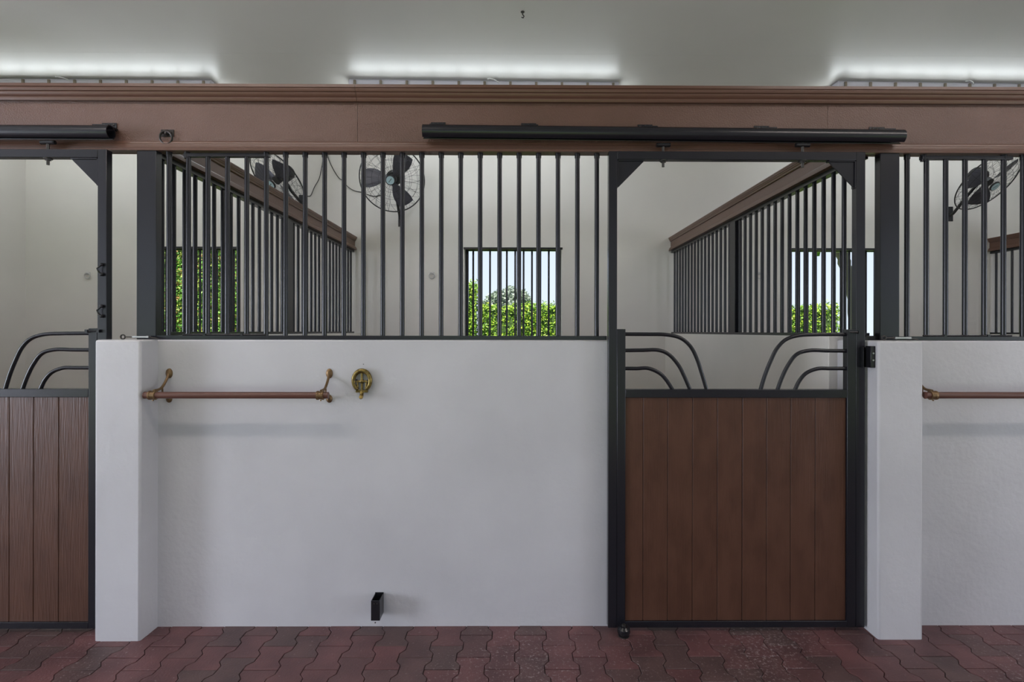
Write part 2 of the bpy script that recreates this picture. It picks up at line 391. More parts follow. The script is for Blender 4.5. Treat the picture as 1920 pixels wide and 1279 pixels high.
# bars of the right partition closest to the front (beside the wide post)
# ---------------------------------------------------------------- front grilles
SY0, SY1 = 0.004, 0.044
zsl0, zsl1 = ZW, PZ(629.5, SY0, 700)
BY = 0.026
def front_grille(name, xpost, x_end, bars, hung, label, rail_px):
    r = thing(name, (xpost, SY1, ZW), label, 'grille', 'front bar grilles on the low stall wall')
    MB().box(xpost, xpost + 0.093, SY0 - 0.002, SY1, ZW, ZH0 + 0.01).build('post', M['black'], r, 0.002)
    MB().box(xpost + 0.093, x_end, SY0, SY1, zsl0, zsl1).build('sill_rail', M['black'], r, 0.001)
    for i, px in enumerate(bars):
        X = PX(px, BY, 450); top = PZ(297, BY) if i in hung else ZH0 + 0.01
        MB().tube([(X, BY, zsl1 - 0.002), (X, BY, top)], 0.0112, 14).build('bar', M['black'], r)
        if i not in hung:
            MB().tube([(X, BY, ZH0 - 0.022), (X, BY, ZH0 + 0.008)], 0.0135, 14).build('bar_socket', M['black_gloss'], r)
    xa, xb = PX(rail_px[0], BY), PX(rail_px[1], BY)
    MB().box(xa, xb, BY - 0.012, BY + 0.012, PZ(297, BY), PZ(290.5, BY)).build('feed_gate_rail', M['black'], r, 0.001)
    MB().tube([(xa + 0.012, BY, PZ(300, BY)), (xa + 0.012, BY, ZH0 + 0.005)], 0.013, 12).build('feed_gate_hinge', M['black_gloss'], r)
    # drop pin lying along the sill
    MB().tube([(xa, BY - 0.016, zsl1 + 0.004), (xb - 0.01, BY - 0.016, zsl1 + 0.004)], 0.004, 8).build('latch_rod', M['black_gloss'], r)
    for q in (xa + 0.1, xb - 0.13): MB().box(q, q + 0.012, BY - 0.022, BY - 0.008, zsl1 - 0.001, zsl1 + 0.010).build('rod_guide', M['black_gloss'], r)
    return r
bars_mid = [317 + 36.45 * i for i in range(23)]
front_grille('front_grille', PX(255.5, 0, 450), PX(1138, SY0, 630), bars_mid, {1, 2, 3, 4}, 'long black vertical-bar grille on the low white wall between the two doors', (346, 505))
bars_r = [1700.4 + 36.2 * i for i in range(30)]
front_grille('front_grille', PX(1651, 0, 450), XR + PITCH - 0.02, bars_r, {1, 2, 3, 4}, 'black bar grille right of the middle door, running off the right photo edge', (1726, 1895))

# ---------------------------------------------------------------- sliding stall doors
DY0, DY1 = -0.050, -0.014
def D(px, py): X, z = P(px, py, DY0); return X, z
def tubepath(pxs, y, r=0.0090):
    pts = [(P(a, b, DY0)[0], y, P(a, b, DY0)[1]) for a, b in pxs]
    pts = [pts[0]] + smoothpath(pts[1:], 7)
    return MB().tube(pts, r, 12)
dx0, dx1, dx2, dx3 = PX(1141, DY0), PX(1157, DY0), PX(1173, DY0), PX(1589, DY0)
dx4, dx5 = PX(1605.5, DY0), PX(1622.3, DY0)
dz_b, dz_t = 0.018, PZ(284, DY0, 1380)
def stall_door():
    r = thing('stall_door', (dx0, DY1, 0.0), 'brown boarded sliding stall door in black frame, fully in view right of centre', 'door', 'sliding stall doors')
    MB().box(dx0, dx1, DY0, DY1, dz_b, dz_t).build('frame_stile', M['black'], r, 0.002)
    MB().box(dx4, dx5, DY0, DY1, dz_b, dz_t).build('frame_stile', M['black'], r, 0.002)
    MB().box(dx1, dx4, DY0, DY1, PZ(299.5, DY0, 1380), dz_t).build('top_rail', M['black'], r, 0.002)
    g = 0.007
    for s, xa in ((1, dx1), (-1, dx4)):
        zt_ = PZ(299.5, DY0, 1380)
        q = [(xa, zt_), (xa + s * 0.128, zt_), (xa + s * 0.122, zt_ - 0.012), (xa + s * 0.008, zt_ - 0.128), (xa, zt_ - 0.13)]
        MB().prism(q, 'y', DY0 + 0.008, DY0 + 0.014).box(xa, xa + s * 0.006, DY0 + 0.002, DY1 - 0.006, zt_ - 0.13, zt_).box(xa, xa + s * 0.128, DY0 + 0.002, DY1 - 0.006, zt_ - 0.006, zt_).build('corner_gusset', M['black'], r, 0.0005)
    zi = PZ(617.5, DY0, 1380)
    MB().box(dx1 + 0.0008, dx2, DY0, DY1, dz_b, zi).build('gate_stile', M['black'], r, 0.002)
    MB().box(dx3, dx4 - 0.0008, DY0, DY1, dz_b, zi).build('gate_stile', M['black'], r, 0.002)
    za, zb = PZ(746, DY0, 1380), PZ(730.5, DY0, 1380)
    MB().box(dx2, dx3, DY0, DY1, za, zb).build('middle_rail', M['black'], r, 0.002)
    zc = PZ(1165, DY0, 1380)
    MB().box(dx2, dx3, DY0, DY1, dz_b, zc).build('bottom_rail', M['black'], r, 0.002)
    # boards
    js = [1173, 1207, 1253, 1300, 1346.7, 1393.5, 1439.5, 1484.5, 1531, 1589]
    pan = MB()
    for a, b in zip(js[:-1], js[1:]):
        xa, xb = PX(a, DY0), PX(b, DY0); c = 0.0018; e = 0.0035
        g = 0.0022 if abs(a - 1393.5) < 1 else 0.0011
        y = DY0 + 0.010 + random.uniform(-0.0006, 0.0006)
        pan.prism([(xa + g, DY1 - 0.006), (xa + g, y + c), (xa + g + c, y), (xb - 0.0005 - c, y), (xb - 0.0005, y + c), (xb - 0.0005, DY1 - 0.006)], 'z', zc, za)
    pan.box(dx2, dx3, DY1 - 0.010, DY1 - 0.005, zc, za)
    pan.build('board_panel', M['board'], r)
    yc = (DY0 + DY1) / 2
    sets = [[(1172, 626.6), (1215, 626.8), (1250, 627.6), (1278, 634), (1297, 650), (1309, 673), (1318, 700), (1327.5, 732)],
            [(1172, 657.5), (1205, 657), (1235, 656.8), (1256, 665), (1274, 685), (1285, 706), (1296.5, 732)],
            [(1172, 691.6), (1195, 691.6), (1217, 691.2), (1238, 700), (1251, 713), (1263.5, 732)],
            [(1590, 627), (1540, 627.3), (1503, 629), (1477, 637), (1460, 654), (1448, 678), (1438, 703), (1429, 732)],
            [(1590, 658.3), (1555, 658), (1523, 657.5), (1498, 664.5), (1482, 684), (1470, 708), (1461, 732)],
            [(1590, 691.6), (1560, 691.6), (1537, 692), (1516, 700), (1503, 714), (1494, 732)]]
    for s_ in sets: tubepath(s_, yc).build('curved_bar', M['black'], r)
    # hanger bolts at the top
    for px in (1245.5, 1508.5):
        X = PX(px, DY0, 290); zt2 = PZ(299.5, DY0, 1380)
        hb = MB().tube([(X, yc, zt2 - 0.030), (X, yc, PZ(266, DY0, px))], 0.0065, 10)
        hb.lathe([(0.013, 0), (0.013, 0.008)], 6, Matrix.Translation((X, yc, zt2 - 0.009))).lathe([(0.019, 0), (0.019, 0.003)], 16, Matrix.Translation((X, yc, zt2 - 0.0025)))
        hb.build('hanger_bolt', M['zinc_dark'], r)
        zb_ = PZ(270.5, DY0, px)
        MB().box(X - 0.028, X + 0.028, yc - 0.011, yc + 0.011, zb_ - 0.003, zb_ + 0.006).lathe([(0.010, -0.033), (0.010, 0.033)], 10, Matrix.Translation((X, yc - 0.0, zb_ + 0.002)) @ Matrix.Rotation(R(90), 4, 'Y')).build('trolley', M['black_gloss'], r)
    # small slide latch on the right stile top
    za_ = PZ(623, DY0, 1600); X = PX(1600, DY0)
    MB().tube([(X - 0.03, DY0 - 0.006, za_), (X + 0.03, DY0 - 0.006, za_)], 0.004, 8).box(X - 0.036, X - 0.024, DY0 - 0.012, DY0, za_ - 0.007, za_ + 0.007).box(X + 0.018, X + 0.03, DY0 - 0.012, DY0, za_ - 0.007, za_ + 0.007).build('slide_bolt', M['black_gloss'], r)
    return r
door = stall_door()
# latch plate only on the middle door
zl0, zl1 = PZ(689, DY0, 1620), PZ(651, DY0, 1620)
X = PX(1613, DY0)
MB().box(X, X + 0.003, DY0 - 0.022, DY0, zl0, zl1).box(X, dx5, DY0 - 0.003, DY0, zl0, zl1).build('latch_plate', M['black_gloss'], door, 0.0008)
left = copy_tree(door)
for ch in [k for k in bpy.data.objects if k.parent == left and k.name.startswith('latch_plate')]: bpy.data.objects.remove(ch)
left.location.x += PX(199.5, DY0) - dx5
left['label'] = 'brown boarded sliding stall door cut off by the left photo edge'
# blanket-style hooks on the left door's stile
xh = PX(190, DY0)
for i, py in enumerate((506, 584)):
    z = PZ(py, DY0, 190); mb = MB()
    for dz in (0.024, -0.022): mb.lathe([(0.008, 0), (0.008, 0.010), (0.004, 0.014)], 10, Matrix.Translation((xh + 0.006, DY0, z + dz)) @ Matrix.Rotation(R(90), 4, 'X'))
    mb.tube([(xh + 0.006, DY0 - 0.008, z + 0.022), (xh - 0.008, DY0 - 0.016, z + 0.004), (xh - 0.004, DY0 - 0.012, z - 0.01), (xh + 0.006, DY0 - 0.008, z - 0.022)], 0.0035, 8)
    mb.build('latch_hook', M['black_gloss'], left)

# strike box on the right pillar's inner face
zb0, zb1 = PZ(689.5, -0.09, 1627), PZ(649, -0.09, 1627)
sk = thing('latch_keeper', (xpr0, -0.08, zb0), 'small black latch keeper on the pillar at the right side of the middle door', 'latch')
MB().box(xpr0 - 0.022, xpr0, -0.100, -0.060, zb0, zb1).build('keeper_plate', M['black_gloss'], sk, 0.002)
b = MB()
for dz in (0.035, 0.067): b.lathe([(0.004, 0), (0.004, 0.004)], 10, Matrix.Translation((xpr0 - 0.012, -0.100, zb0 + dz)) @ Matrix.Rotation(R(90), 4, 'X'))
b.build('screw', M['zinc'], sk)

# ---------------------------------------------------------------- tracks
TR = 0.0325
def track(xa, za, xb, zb, brackets, label):
    y = -0.036
    r = thing('door_track', (xa, y, za), label, 'track', 'overhead door tracks on the header')
    ang = math.atan2(zb - za, xb - xa); Lx = math.hypot(xb - xa, zb - za)
    Xm = Matrix.Translation((xa, y, za)) @ Matrix.Rotation(-ang, 4, 'Y')
    prof = []
    for k in range(20):                                   # rounded C section, slot below
        a = -math.pi / 2 + math.radians(24) + (2 * math.pi - math.radians(48)) * k / 19
        prof.append((TR * 0.95 * math.cos(a), TR * math.sin(a)))
    inner = [(p[0] * 0.88, p[1] * 0.88) for p in prof]
    n = 20; vs = []; fs = []
    for t in (0, Lx):
        vs += [(t, p[0], p[1]) for p in prof] + [(t, p[0], p[1]) for p in inner]
    for k in range(n - 1):
        fs += [(k, k + 1, 2 * n + k + 1, 2 * n + k), (n + k + 1, n + k, 3 * n + k, 3 * n + k + 1), (k, n + k, n + k + 1, k + 1), (2 * n + k, 2 * n + k + 1, 3 * n + k + 1, 3 * n + k)]
    fs += [(0, 2 * n, 3 * n, n), (n - 1, 2 * n - 1, 4 * n - 1, 3 * n - 1)]
    MB().add(vs, fs, Xm).build('track_tube', M['black'], r)
    for px, wd in brackets:
        X = PX(px, y); z = za + (zb - za) * (X - xa) / (xb - xa) + TR * 0.98
        mb = MB().box(X - wd / 2, X + wd / 2, YF - 0.005, YF, z - 0.006, z + 0.034).box(X - wd / 2 + .004, X + wd / 2 + 0.008, y - 0.012, YF - 0.004, z - 0.003, z + 0.003)
        mb.build('track_bracket', M['black'], r, 0.0008)
        sc_ = MB()
        for q in (-0.3, 0, 0.3): sc_.lathe([(0.005, 0), (0.005, 0.003), (0.002, 0.005)], 8, Matrix.Translation((X + q * wd, YF - 0.005, z + 0.024)) @ Matrix.Rotation(R(90), 4, 'X'))
        sc_.build('bracket_screw', M['zinc_dark'], r)
    return r
xa, za = P(793, 246.8, -0.036); xb, zb = P(1692, 256.5, -0.036)
track(xa, za, xb, zb, [(818, .07), (991, .072), (1214, .072), (1437, .072), (1658, .075)], 'long black tubular door track on the brown header, spanning the middle and right')
xb, zb = P(208, 248.5, -0.036)
xa = xb - 2.28
track(xa, zb + 0.002, xb, zb, [(188, .07), (-250, .072)], 'black tubular door track ending near the left edge, above the left door')

# ---------------------------------------------------------------- ring hook under header
def ring_plate(name, X, y, z, plate, rad, r_t, m, label, sz=1.0, ring_drop=0.0):
    r = thing(name, (X, y, z), label, 'ring')
    pm = MB().box(X - plate[0] / 2, X + plate[0] / 2, y - 0.004, y, z - plate[1] / 2, z + plate[1] / 2)
    pm.build('mounting_plate', m, r, 0.001)
    st = MB()
    for dx in (-0.7, 0.7): st.lathe([(0.0045 * sz, 0), (0.004 * sz, 0.003), (0.001, 0.005)], 8, Matrix.Translation((X + dx * plate[0] / 2 * 0.9, y - 0.004, z)) @ Matrix.Rotation(R(90), 4, 'X'))
    st.build('screw', m, r)
    MB().tube([(X, y, z + 0.012 * sz), (X, y - 0.016 * sz, z + 0.006 * sz), (X, y - 0.018 * sz, z - 0.006 * sz), (X, y, z - 0.012 * sz)], 0.005 * sz, 8).build('staple', m, r)
    zc = z - rad - ring_drop
    pts = [(X + rad * math.cos(2 * math.pi * k / 28), y - 0.013 * sz - 0.004 * math.sin(2 * math.pi * k / 28), zc + rad * math.sin(2 * math.pi * k / 28)) for k in range(28)]
    MB().tube(pts, r_t, 8, True).build('ring', m, r)
    return r
X, z = P(314.5, 250, YF)
ring_plate('tie_ring', X, YF, z, (0.062, 0.034), 0.029, 0.0045, M['iron'], 'dark iron tie ring hanging from the brown header near the left grille post', 1.0, -0.004)
for px, lab in ((165.5, 'small white painted tie ring on the wall seen through the left door'), (810, 'small pale tie ring on the back wall left of the middle window'), (1423.5, 'small tie ring seen through the bars of the right partition')):
    X, z = P(px, 513, YB)
    ring_plate('wall_tie_ring', X, YB, z, (0.05, 0.03), 0.030, 0.005, M['galv'], lab, 1.0, -0.006)

# ---------------------------------------------------------------- windows
def window(i, a, b):
    r = bpy.data.objects.new('window_%d' % i, None); C.objects.link(r); r.location = ((a + b) / 2, YB + 0.16, WZ0); r['kind'] = 'structure'
    f = 0.034; y0, y1 = YB + 0.125, YB + 0.165
    fm = MB().box(a, a + f, y0, y1, WZ0, WZ1 + 0.018).box(b - f, b, y0, y1, WZ0, WZ1 + 0.018).box(a + f, b - f, y0, y1, WZ0, WZ0 + f).box(a + f, b - f, y0, y1, WZ1 + 0.004, WZ1 + 0.018)
    fm.build('window_frame', M['black'], r, 0.001)
    MB().box(a - 0.008, b + 0.008, YB - 0.014, YB + 0.008, WZ1 + 0.0, WZ1 + 0.022).build('window_head_rail', M['black'], r, 0.001)
    n = 11; x = a + 0.085
    while x < b - 0.05:
        MB().tube([(x, YB + 0.145, WZ0 + f), (x, YB + 0.145, WZ1 + 0.005)], 0.0112, 10).build('window_bar', M['black'], r)
        x += 0.0935
for i, (a, b) in enumerate(wins): window(i + 1, a, b)

# ---------------------------------------------------------------- lamps
def lamp(x0, x1, y, rot, label, group, tube, cable_at=None):
    cx_ = (x0 + x1) / 2; Lh = (x1 - x0) / 2; H = CEIL_Z - 0.001
    r = thing('strip_lamp', (cx_, y, H), label, 'lamp', group)
    Xm = Matrix.Translation((cx_, y, 0)) @ Matrix.Rotation(rot, 4, 'Z')
    hh = 0.078; wd = 0.085
    sec = [(-wd + .02, H), (wd - .02, H), (wd, H - 0.02), (wd, H - hh), (-wd, H - hh), (-wd, H - 0.02)]
    MB().prism(sec, 'x', -Lh, Lh, Xm).build('housing', M['housing'], r, 0.006)
    sec = [(wd - .006, H - hh), (wd - .012, H - hh - .045), (wd - .035, H - hh - .07), (-wd + .035, H - hh - .07), (-wd + .012, H - hh - .045), (-wd + .006, H - hh)]
    MB().prism(sec, 'x', -Lh + 0.01, Lh - 0.01, Xm).build('diffuser', tube, r, 0.006)
    for sgn in (-1, 1):
        for k in range(11):
            x = -Lh + 0.055 + (2 * Lh - 0.11) * k / 10
            MB().box(x - 0.011, x + 0.011, sgn * wd, sgn * (wd + 0.012), H - hh - 0.012, H - 0.022, Xm).build('latch', M['latch'], r, 0.002)
    if cable_at is not None:
        x = cable_at - cx_
        MB().tube(smoothpath([(x - .05, -wd - .03, H - .012), (x - .03, -wd - .05, H - .014), (x + .02, -wd - .03, H - 0.018), (x + .05, -wd - .004, H - .03)], 5), 0.004, 8, X=Xm).build('cable', M['white_cable'], r)
    return r
YL = 2.34 + 0.085
g1 = 'strip lamps over the stalls'
lamp(PX(660, YL, 150), PX(1158, YL, 150), YL, R(0.9), 'white strip lamp on the ceiling peeking over the header, middle one of three', g1, M['tube_stall'], PX(925, YL, 150))
xr = PX(402, YL, 150); lamp(xr - 2.44, xr, YL, R(0.5), 'white strip lamp on the ceiling peeking over the header at the left edge', g1, M['tube_stall'], PX(135, YL, 150))
xr = PX(1560, YL, 150); lamp(xr, xr + 2.44, YL, R(1.2), 'white strip lamp on the ceiling peeking over the header at the right edge', g1, M['tube_stall'], PX(1800, YL, 150))
g2 = 'strip lamps over the aisle'
YLA = -1.72
lamp(-3.35, -0.91, YLA, 0, 'white strip lamp on the aisle ceiling, left of the camera', g2, M['tube_aisle'])
lamp(2.0, 4.44, YLA, 0, 'white strip lamp on the aisle ceiling, right of the camera', g2, M['tube_aisle'])
# ceiling screw eye
def on_ceiling(px, py):
    Z = 1000 * (H - EYE) / (621 - py); return (px - 967) / 1000 * Z, Z - DIST
X, Y = on_ceiling(979, 22)
r = thing('ceiling_hook', (X, Y, H), 'small dark hook screwed into the ceiling above the middle of the grille', 'hook')
MB().lathe([(0.014, -0.004), (0.014, 0)], 12, Matrix.Translation((X, Y, H))).build('base', M['zinc_dark'], r)
MB().tube([(X, Y, H), (X, Y, H - 0.02), (X + .010, Y, H - .032), (X + .004, Y, H - .045), (X - .008, Y, H - .040)], 0.004, 8).build('hook', M['zinc_dark'], r)

# ---------------------------------------------------------------- blanket bars
def blanket_bar(pa, pb, label, n=2):
    y = -0.115
    xa, xb = PX(pa, y, 741), PX(pb, y, 741); z = PZ(741.3, y, (pa + pb) / 2 if pb < 1920 else 1800)
    r = thing('blanket_bar', ((xa + xb) / 2, 0, z), label, 'bar', 'brown blanket bars on the low wall')
    MB().tube([(xa, y, z), (xb, y, z)], 0.0155, 20).build('rod', M['rod'], r, 0.001)
    for s, xc in ((1, xa + 0.036), (-1, xb - 0.036)):
        xw = xc + (0.0 if s > 0 else 0.0)
        br = MB()
        zt_, zb_ = z + 0.091, z - 0.030
        br.lathe([(0.019, 0), (0.018, 0.005), (0.010, 0.010), (0.004, 0.012)], 18, Matrix.Translation((xw, 0, zt_)) @ Matrix.Rotation(R(90), 4, 'X') @ Matrix.Diagonal((0.85, 1.25, 1, 1)))
        br.lathe([(0.017, 0), (0.016, 0.005), (0.010, 0.010), (0.004, 0.012)], 18, Matrix.Translation((xw, 0, zb_)) @ Matrix.Rotation(R(90), 4, 'X') @ Matrix.Diagonal((0.85, 1.15, 1, 1)))
        br.tube(smoothpath([(xw, -0.006, zt_), (xw, -0.022, zt_ - .03), (xw, -0.060, zt_ - 0.065), (xw, y + 0.005, z + 0.020)], 6), [0.006] * 19, 10)
        br.tube([(xw, -0.006, zb_), (xw, -0.055, z - 0.004), (xw, y + 0.012, z)], 0.0055, 10)
        br.tube(smoothpath([(xw, -0.052, zt_ - 0.06), (xw, -0.050, z + 0.02), (xw, -0.05, z - 0.002)], 4), 0.004, 8)
        br.build('bracket', M['bronze'], r)
        MB().lathe([(0.0175, -0.016), (0.021, -0.016), (0.021, -0.010), (0.0185, -0.008), (0.0185, 0.006), (0.021, 0.008), (0.021, 0.014), (0.0175, 0.016)], 24,
                   Matrix.Translation((xc, y, z)) @ Matrix.Rotation(R(90), 4, 'Y')).lathe([(0.004, 0), (0.004, 0.006)], 8, Matrix.Translation((xc, y, z - 0.026))).build('collar', M['bronze'], r)
    MB().lathe([(0.0165, 0), (0.0165, 0.004)], 20, Matrix.Translation((xa - 0.002, y, z)) @ Matrix.Rotation(R(90), 4, 'Y')).build('end_cap', M['rod'], r)
    return r
blanket_bar(272, 616, 'brown rod blanket bar with brass brackets between left pillar and horseshoe hook')
blanket_bar(1735, 2075, 'brown rod blanket bar with brass collar beside the right pillar, cut by photo edge')

# ---------------------------------------------------------------- horseshoe hook
X0, z0 = P(680, 715, 0)
r = thing('bridle_hook', (X0, 0, z0), 'brass horseshoe-shaped bridle hook on the white wall', 'hook')
mb = MB(); n = 26; pts = []; w_ = []
for k in range(n + 1):
    a = R(-58) + R(296) * k / n
    pts.append((X0 + 0.0400 * math.cos(a), -0.014, z0 + 0.004 + 0.0475 * math.sin(a))); w_.append(0.0115 - 0.003 * abs(k / n - 0.5) * 2)
mb.tube(pts, w_, 12, flat=1.0); mb.build('horseshoe', M['brass'], r)
mb = MB().box(X0 - 0.0045, X0 + 0.0045, -0.018, -0.006, z0 - 0.055, z0 + 0.045).box(X0 - 0.032, X0 + 0.032, -0.018, -0.006, z0 - 0.004, z0 + 0.006)
mb.lathe([(0.010, 0), (0.010, 0.012), (0.004, 0.016)], 14, Matrix.Translation((X0, -0.008, z0 + 0.001)) @ Matrix.Rotation(R(90), 4, 'X')); mb.build('crossbar', M['brass'], r, 0.002)
mb = MB()
for dx in (-0.022, 0.022): mb.tube([(X0 + dx, -0.012, z0 + 0.002), (X0 + dx * 0.9, -0.012, z0 - 0.040)], 0.0045, 8)
mb.box(X0 - 0.028, X0 + 0.028, -0.018, -0.004, z0 - 0.052, z0 - 0.040); mb.build('scroll', M['brass'], r, 0.001)
mb = MB().tube(smoothpath([(X0, -0.010, z0 - 0.044), (X0, -0.016, z0 - 0.058), (X0 + .001, -0.024, z0 - 0.068), (X0 + .002, -0.034, z0 - 0.073), (X0 + .003, -0.040, z0 - .070)], 5), 0.0090, 12)
mb.build('hook_arm', M['brass'], r)
mb = MB().box(X0 - 0.006, X0 + 0.006, -0.008, 0, z0 - 0.01, z0 + 0.01)
for dx, dz in ((-0.03, 0.006), (-0.028, -0.034), (0.03, 0.006), (0.028, -0.034)): mb.lathe([(0.005, 0), (0.005, 0.02)], 8, Matrix.Translation((X0 + dx, 0, z0 + dz)) @ Matrix.Rotation(R(90), 4, 'X'))
mb.build('screw', M['zinc_dark'], r)
X, z = P(681.5, 683, 0)
tag(MB().lathe([(0.0022, 0), (0.0022, 0.002)], 8, Matrix.Translation((X, 0, z)) @ Matrix.Rotation(R(90), 4, 'X')).build('nail', M['zinc_dark'], origin=(X, 0, z)), 'tiny nail head in the white wall just above the brass horseshoe hook', 'nail')

# ---------------------------------------------------------------- black wall-mounted channel near the floor
xa, xb = PX(703.5, 0, 1140), PX(719.5, 0, 1140); zt_, zb_ = PZ(1110, 0), PZ(1162.5, -0.07)
r = thing('door_stay', ((xa + xb) / 2, 0, zb_), 'black open-topped metal door stay bracket low on the white wall', 'bracket')
d = 0.075; t = 0.0035
mb = MB().box(xa, xb, -t, 0, zb_, zt_).box(xa, xa + t, -d, -t, zb_, zt_ - .004).box(xb - t, xb, -d, -t, zb_, zt_ - .004).box(xa + t, xb - t, -d, -d + t, zb_, zt_ - .004)
mb.build('channel', M['black_gloss'], r, 0.0006)
mb = MB()
for dx, dz in ((0.014, -0.018), (0.028, -0.018), (0.020, -0.105)): mb.lathe([(0.0035, 0), (0.003, 0.002)], 8, Matrix.Translation((xa + dx, -d, zt_ + dz)) @ Matrix.Rotation(R(90), 4, 'X'))
mb.build('screw', M['zinc_dark'], r)
# floor roller guide
X, _ = P(1170, 1184, -0.09)
r = thing('door_roller_guide', (X, -0.085, 0), 'small black roller guide on the pavers at the foot of the middle door', 'roller')
MB().lathe([(0.026, 0), (0.026, 0.004), (0.010, 0.006), (0.010, 0.008)], 20, Matrix.Translation((X, -0.085, 0))).build('base_plate', M['zinc_dark'], r)
MB().lathe([(0.012, 0.006), (0.026, 0.010), (0.030, 0.020), (0.028, 0.034), (0.018, 0.044), (0.006, 0.046)], 24, Matrix.Translation((X, -0.085, 0))).build('roller', M['black_gloss'], r)
MB().lathe([(0.009, 0.046), (0.009, 0.054), (0.004, 0.056)], 6, Matrix.Translation((X, -0.085, 0))).build('bolt', M['zinc_dark'], r)

# ---------------------------------------------------------------- turnbuckle latches on pillar tops
def turnbuckle(pa, pb, y, label):
    xa, xb = PX(pa, y, 633), PX(pb, y, 633); z = ZW + 0.012; Lw = xb - xa
    r = thing('turnbuckle', (xa, y, ZW), label, 'turnbuckle', 'turnbuckles on the pillar tops')
    pts = [(xa + 0.011 + 0.010 * math.cos(a * math.pi / 8), y, z + 0.0 + 0.010 * math.sin(a * math.pi / 8)) for a in range(16)]
    MB().tube(pts, 0.0035, 8, True).tube([(xa + 0.02, y, z), (xa + Lw * 0.36, y, z)], 0.003, 8).build('eye_bolt', M['zinc_dark'], r)
    b0, b1 = xa + Lw * 0.34, xa + Lw * 0.78
    MB().box(b0, b0 + 0.012, y - 0.008, y + 0.008, z - 0.005, z + 0.005).box(b1 - 0.012, b1, y - 0.008, y + 0.008, z - 0.005, z + 0.005).box(b0, b1, y - 0.009, y - 0.006, z - 0.004, z + 0.004).box(b0, b1, y + 0.006, y + 0.009, z - 0.004, z + 0.004).build('frame', M['zinc'], r, 0.0008)
    MB().tube([(b1 - 0.03, y, z), (b1 + 0.01, y, z - 0.004), (xb, y, z - 0.008)], 0.003, 8).build('hook_bolt', M['zinc_dark'], r)
turnbuckle(226, 296, -0.022, 'steel turnbuckle lying on top of the left white pillar')
turnbuckle(1653, 1722, -0.022, 'steel turnbuckle lying on top of the right white pillar')
# small cap block beside right post
xa, xb = PX(1632.5, 0, 630), PX(1641, 0, 630)
tag(MB().box(max(xa, xpr0 + 0.002), PX(1650, 0.02, 630) - 0.004, 0.02, 0.05, ZW, ZW + 0.022).build('post_block', M['black_gloss'], bevel=0.002, origin=(xa, 0.03, ZW)), 'small black block on the wall top between middle door and wide post', 'block')

